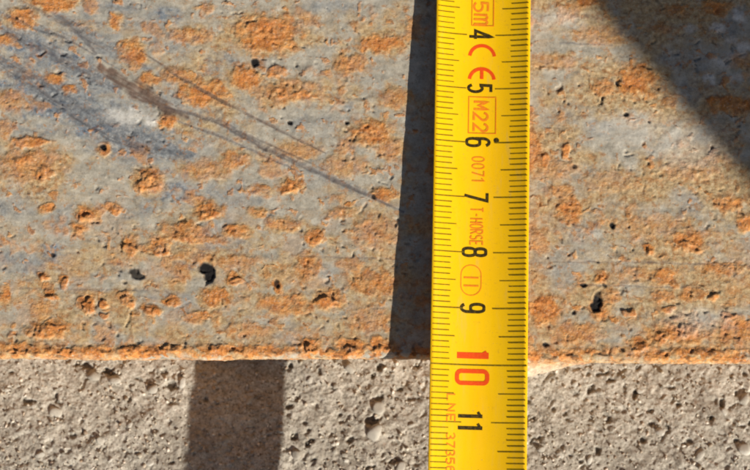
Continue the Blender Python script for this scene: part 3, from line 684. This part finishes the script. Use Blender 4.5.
# ------------------------------------------------------------------ tape measure
CHORD, SAG = 16.9, 1.75
RAD = ((CHORD / 2) ** 2 + SAG ** 2) / (2 * SAG)
HALF = RAD * math.asin(CHORD / 2 / RAD)             # half the blade width measured along its curve
ROLL = math.radians(1.5)
def tape_z(y):
    return max(.05, 1.0 + .034 * (83.0 - y)) + .00002 * max(0, 60 - y) ** 2
_path = [(0.0, 121.25)]
while _path[-1][0] < 300:
    s, y = _path[-1]
    sl = (tape_z(y - .5) - tape_z(y + .5))
    _path.append((s + .5, y - .5 / math.hypot(1, sl)))
_ps = np.array([p[0] for p in _path]); _py = np.array([p[1] for p in _path])
LEAN = .0244
def tape_point(s, t, off=0.0):
    """s: mm from the zero end, t: mm across (left edge -HALF, right edge +HALF), off: above the blade"""
    a = t / RAD
    lx, lz = (RAD - off) * math.sin(a), RAD - (RAD - off) * math.cos(a)
    lx, lz = lx * math.cos(ROLL) + lz * math.sin(ROLL), lz * math.cos(ROLL) - lx * math.sin(ROLL)
    y = float(np.interp(s, _ps, _py))
    cx = 19.65 + (y - 88.0) * LEAN
    return ((cx + lx) * .001, (y - lx * LEAN) * .001, (tape_z(y) + lz + .2) * .001)

tape = link(bpy.data.objects.new('tape_measure', None))
tape.location = (0, 0, 0)
tape['label'] = 'yellow steel tape measure blade laid across the rusty bar'
tape['category'] = 'tape measure'

def build_blade():
    ss = np.arange(0, 290.01, 1.0); ts = np.linspace(-HALF, HALF, 25)
    rings = []
    for s in ss:
        ring = [tape_point(s, t, 0) for t in ts] + [tape_point(s, t, -.16) for t in ts[::-1]]
        rings.append(ring)
    n = len(rings[0]); V = [v for r in rings for v in r]; F = []
    for i in range(len(rings) - 1):
        for j in range(n):
            k = (j + 1) % n
            F.append((i * n + j, (i + 1) * n + j, (i + 1) * n + k, i * n + k))
    F.append(tuple(range(n))); F.append(tuple(reversed([len(V) - n + j for j in range(n)])))
    o = mesh_from('blade', V, F, M_YEL, tape)
    me = o.data
    import bmesh
    bm = bmesh.new(); bm.from_mesh(me)
    bmesh.ops.recalc_face_normals(bm, faces=bm.faces)
    bm.to_mesh(me); bm.free()
    sm = [abs((p.index % n) - (len(ts) - 1)) > 0 and (p.index % n) != n - 1 for p in me.polygons]
    me.polygons.foreach_set('use_smooth', sm)
    return o
blade = build_blade()

def ribbon(pts, width, closed=False):
    """flat strip along a polyline in (s, t); returns left and right rails"""
    p = [np.array(q, float) for q in pts]
    q = []
    n = len(p)
    segs = n if closed else n - 1
    for i in range(segs):
        a, b = p[i], p[(i + 1) % n]
        k = max(1, int(np.linalg.norm(b - a) / .6))
        for j in range(k):
            q.append(a + (b - a) * j / k)
    if not closed: q.append(p[-1])
    n = len(q); L = []; Rr = []
    for i in range(n):
        if closed: a, b = q[i - 1], q[(i + 1) % n]
        else: a, b = q[max(i - 1, 0)], q[min(i + 1, n - 1)]
        d1 = q[i] - a; d2 = b - q[i]
        l1, l2 = np.linalg.norm(d1), np.linalg.norm(d2)
        d1 = d1 / l1 if l1 > 1e-9 else d2 / l2
        d2 = d2 / l2 if l2 > 1e-9 else d1
        d = d1 + d2; d = d / max(np.linalg.norm(d), 1e-6)
        nn = np.array([-d[1], d[0]]); c = max(.55, abs(nn @ np.array([-d1[1], d1[0]])))
        L.append(q[i] + nn * width / 2 / c); Rr.append(q[i] - nn * width / 2 / c)
    return L, Rr

class Print:
    """flat print following the curved blade"""
    def __init__(self): self.V = []; self.F = []; self.k = 0
    def stroke(self, pts, width, closed=False):
        L, Rr = ribbon(pts, width, closed)
        off = .025 + .006 * (self.k % 6); self.k += 1
        b = len(self.V); n = len(L)
        for a, c in zip(L, Rr):
            self.V.append(tape_point(a[0], a[1], off)); self.V.append(tape_point(c[0], c[1], off))
        for i in range(n if closed else n - 1):
            j = (i + 1) % n
            self.F.append((b + 2 * i, b + 2 * i + 1, b + 2 * j + 1, b + 2 * j))
    def build(self, name, mat):
        return mesh_from(name, self.V, self.F, mat, tape)

def arc(cx, cy, rx, ry, a0, a1, n=14):
    return [(cx + rx * math.cos(math.radians(a0 + (a1 - a0) * i / n)), cy + ry * math.sin(math.radians(a0 + (a1 - a0) * i / n))) for i in range(n + 1)]

def rrect(x0, y0, x1, y1, r, n=5):
    return (arc(x1 - r, y1 - r, r, r, 0, 90, n) + arc(x0 + r, y1 - r, r, r, 90, 180, n)
            + arc(x0 + r, y0 + r, r, r, 180, 270, n) + arc(x1 - r, y0 + r, r, r, 270, 360, n))

# glyphs in a unit box: x to the right, y up; each is a list of (points, closed)
G = {
 '0': [(rrect(.06, .02, .94, .98, .4), True)],
 '1': [([(.55, 0), (.55, 1), (.1, .8)], False)],
 '2': [(arc(.5, .72, .44, .27, 175, -25, 12) + [(.06, .02), (.98, .02)], False)],
 '3': [(arc(.47, .74, .42, .25, 160, -90, 12), False), (arc(.47, .25, .47, .25, 90, -160, 12), False)],
 '4': [([(1.0, .27), (.0, .27), (.72, 1.0), (.72, .0)], False)],
 '5': [([(.92, .98), (.16, .98), (.12, .55)] + arc(.5, .31, .43, .30, 125, -150, 14), False)],
 '6': [(rrect(.06, .02, .94, .58, .28), True), (arc(.5, .72, .44, .26, 30, 180, 10) + [(.06, .4)], False)],
 '7': [([(.04, .97), (.96, .97), (.34, .0)], False)],
 '8': [(rrect(.06, .02, .94, .52, .25), True), (rrect(.1, .54, .9, .98, .22), True)],
 '9': [(rrect(.06, .42, .94, .98, .28), True), (arc(.5, .28, .44, .26, -150, 0, 10) + [(.94, .6)], False)],
 'M': [([(.05, 0), (.05, 1), (.5, .35), (.95, 1), (.95, 0)], False)],
 'm': [([(.05, 0), (.05, .95)], False), ([(.05, .7)] + arc(.28, .72, .2, .22, 180, 0, 8) + [(.48, 0)], False), ([(.5, .7)] + arc(.74, .72, .2, .22, 180, 0, 8) + [(.94, 0)], False)],
 'L': [([(.1, 1), (.1, 0), (.95, 0)], False)],
 'N': [([(.06, 0), (.06, 1), (.94, 0), (.94, 1)], False)],
 'E': [([(.95, 1), (.08, 1), (.08, 0), (.95, 0)], False), ([(.12, .5), (.8, .5)], False)],
 'T': [([(0, 1), (1, 1)], False), ([(.5, .97), (.5, 0)], False)],
 '-': [([(.2, .5), (.8, .5)], False)],
 'H': [([(.05, 0), (.05, 1)], False), ([(.95, 0), (.95, 1)], False), ([(.1, .5), (.9, .5)], False)],
 'O': [(rrect(.04, 0, .96, 1, .42), True)],
 'R': [([(.05, 0), (.05, 1)] + arc(.5, .75, .42, .24, 90, -90, 8) + [(.1, .5)], False), ([(.45, .48), (.95, 0)], False)],
 'S': [(arc(.5, .74, .42, .25, 30, 260, 10) + arc(.5, .26, .44, .25, 80, -150, 10), False)],
}
def put(p, ch, s0, t0, w, hgt, stroke):
    """print one glyph turned a quarter clockwise: its right is down the blade, its top is towards the right edge"""
    for pts, closed in G[ch]:
        p.stroke([(s0 + x * w, t0 + y * hgt) for x, y in pts], stroke, closed)

# millimetre graduations, one printed run along each edge
for side, name in ((-1, 'graduation_marks'), (1, 'graduation_marks')):
    p = Print()
    for mm in range(1, 288):
        if mm % 100 == 0: continue
        ln = (5.6 if side < 0 else 6.0) if mm % 10 == 0 else ((4.2 if side < 0 else 4.8) if mm % 5 == 0 else 3.15 + (.15 if mm % 2 else 0))
        e = HALF - .28
        a, b = (-e, -e + ln) if side < 0 else (e - ln, e)
        p.stroke([(mm, a), (mm, b)], .17 if mm % 10 else .2)
    p.build(name, M_TICK)
for mm in (100, 200):
    p = Print(); p.stroke([(mm, -HALF + .1), (mm, HALF - .1)], .26); p.build('decimetre_line', M_TICK)

def numeral(text, s_mid, t0, hgt, w, gap, stroke, mat):
    p = Print(); tot = len(text) * w + (len(text) - 1) * gap; s = s_mid - tot / 2
    for ch in text:
        put(p, ch, s, t0, w, hgt, stroke); s += w + gap
    o = p.build('numeral', mat); o['label'] = 'printed number ' + text
    return o
TL = -3.2
for cm in range(1, 29):
    if cm == 10: continue
    if cm == 11:
        continue
    big = cm % 10 == 0
    if cm in (20,): numeral(str(cm), 200, -4.2, 5.6, 2.3, 1.6, .75, M_RED)
    elif cm < 10: numeral(str(cm), cm * 10 - .05, TL + {4: .8, 5: .75, 6: .55, 7: .35, 8: .2, 9: .0}.get(cm, .8), 4.2, 1.55, .5, .54, M_BLACK)
    else: numeral(str(cm), cm * 10, TL, 4.2, 1.5, .7, .42, M_BLACK)
# 10 in red astride its line, 11 in two bold strokes
p = Print()
p.stroke([(98.35, -3.75), (98.35, 1.85)], 1.1)
p.stroke([(98.5, 1.55), (97.6, 1.05)], .7)
p.stroke(rrect(101.1, -3.7, 103.2, 1.65, .75), .74, True)
o = p.build('numeral', M_RED); o['label'] = 'printed red number 10'
p = Print()
for s in (108.95, 111.0):
    p.stroke([(s, -3.4), (s, .9)], .62); p.stroke([(s + .1, .65), (s - .75, .1)], .5)
p.build('numeral', M_BLACK)['label'] = 'printed number 11'
# round dot after the 6
p = Print(); p.stroke(arc(59.55, 2.75, .24, .24, 0, 345, 14), .5, True); p.build('dot', M_BLACK)

# CE mark
p = Print()
p.stroke(arc(44.2, -.02, 2.25, 2.25, 97, 263, 22), .62)
p.stroke(arc(48.55, -.02, 2.25, 2.25, 97, 263, 22), .62)
p.stroke([(46.4, -.02), (48.2, -.02)], .62)
p.build('conformity_mark', M_RED)['label'] = 'red CE mark'

def word(text, s0, t0, w, hgt, gap, stroke, mat, name, box=None, lab=None):
    p = Print(); s = s0
    for ch in text:
        if ch != ' ': put(p, ch, s, t0, w, hgt, stroke)
        s += w + gap
    if box: p.stroke([(box[0], box[2]), (box[1], box[2]), (box[1], box[3]), (box[0], box[3])], .17, True)
    o = p.build(name, mat)
    if lab: o['label'] = lab
    return o
word('5m', 33.6, -1.6, 2.0, 2.6, .45, .4, M_ORANGE, 'lettering', (33.0, 38.2, -1.95, 2.0), 'boxed orange lettering 5m')
word('M22', 52.4, -1.4, 1.5, 2.55, .55, .42, M_ORANGE, 'lettering', (51.6, 58.3, -2.3, 2.6), 'boxed orange lettering M22')
word('0071', 62.6, -1.55, .95, 2.2, .35, .24, M_ORANGE, 'lettering', None, 'faded orange lettering 0071')
word('T-HORSE', 71.9, -1.7, .75, 2.2, .26, .24, M_ORANGE, 'lettering', None, 'small faded orange lettering')
word('LNE', 105.1, -5.4, 1.3, 1.45, .5, .24, M_ORANGE, 'lettering', None, 'faded orange lettering LNE')
word('37356', 111.9, -5.4, 1.1, 1.5, .35, .24, M_ORANGE, 'lettering', None, 'faded orange number 37356')
p = Print()
p.stroke(rrect(82.3, -3.25, 87.7, .35, 1.75, 7), .17, True)
p.stroke([(84.55, -2.75), (84.55, -.1)], .3); p.stroke([(86.0, -2.75), (86.0, -.1)], .3)
p.build('class_emblem', M_ORANGE)['label'] = 'accuracy class II in an oval'

# ------------------------------------------------------------------ unseen upright, added out of frame to shade the upper right corner
def build_shadow_post():
    import bmesh
    bm = bmesh.new()
    bmesh.ops.create_cube(bm, size=1)
    for v in bm.verts:
        v.co = Vector((v.co.x * .13, v.co.y * .13, (v.co.z + .5) * .80))
    bmesh.ops.bevel(bm, geom=bm.edges[:], offset=.006, segments=3, affect='EDGES')
    me = bpy.data.meshes.new('shadow_post'); bm.to_mesh(me); bm.free()
    me.materials.append(M_POST)
    o = link(bpy.data.objects.new('shadow_post', me))
    ax = Vector((-SHADOW_X, -SHADOW_Y)).normalized()          # towards the sun, in plan
    side = Vector((-ax.y, ax.x))                               # to the upper right
    edge = Vector((.0507, .0729)) + ax * .55
    c = edge + side * .065 + ax * .065
    o.location = (c.x, c.y, -.0262)
    o.rotation_euler = (0, 0, math.atan2(ax.y, ax.x))
    o['label'] = 'rust brown post added out of frame to cast the upper right corner shadow'
    o['category'] = 'post'
build_shadow_post()
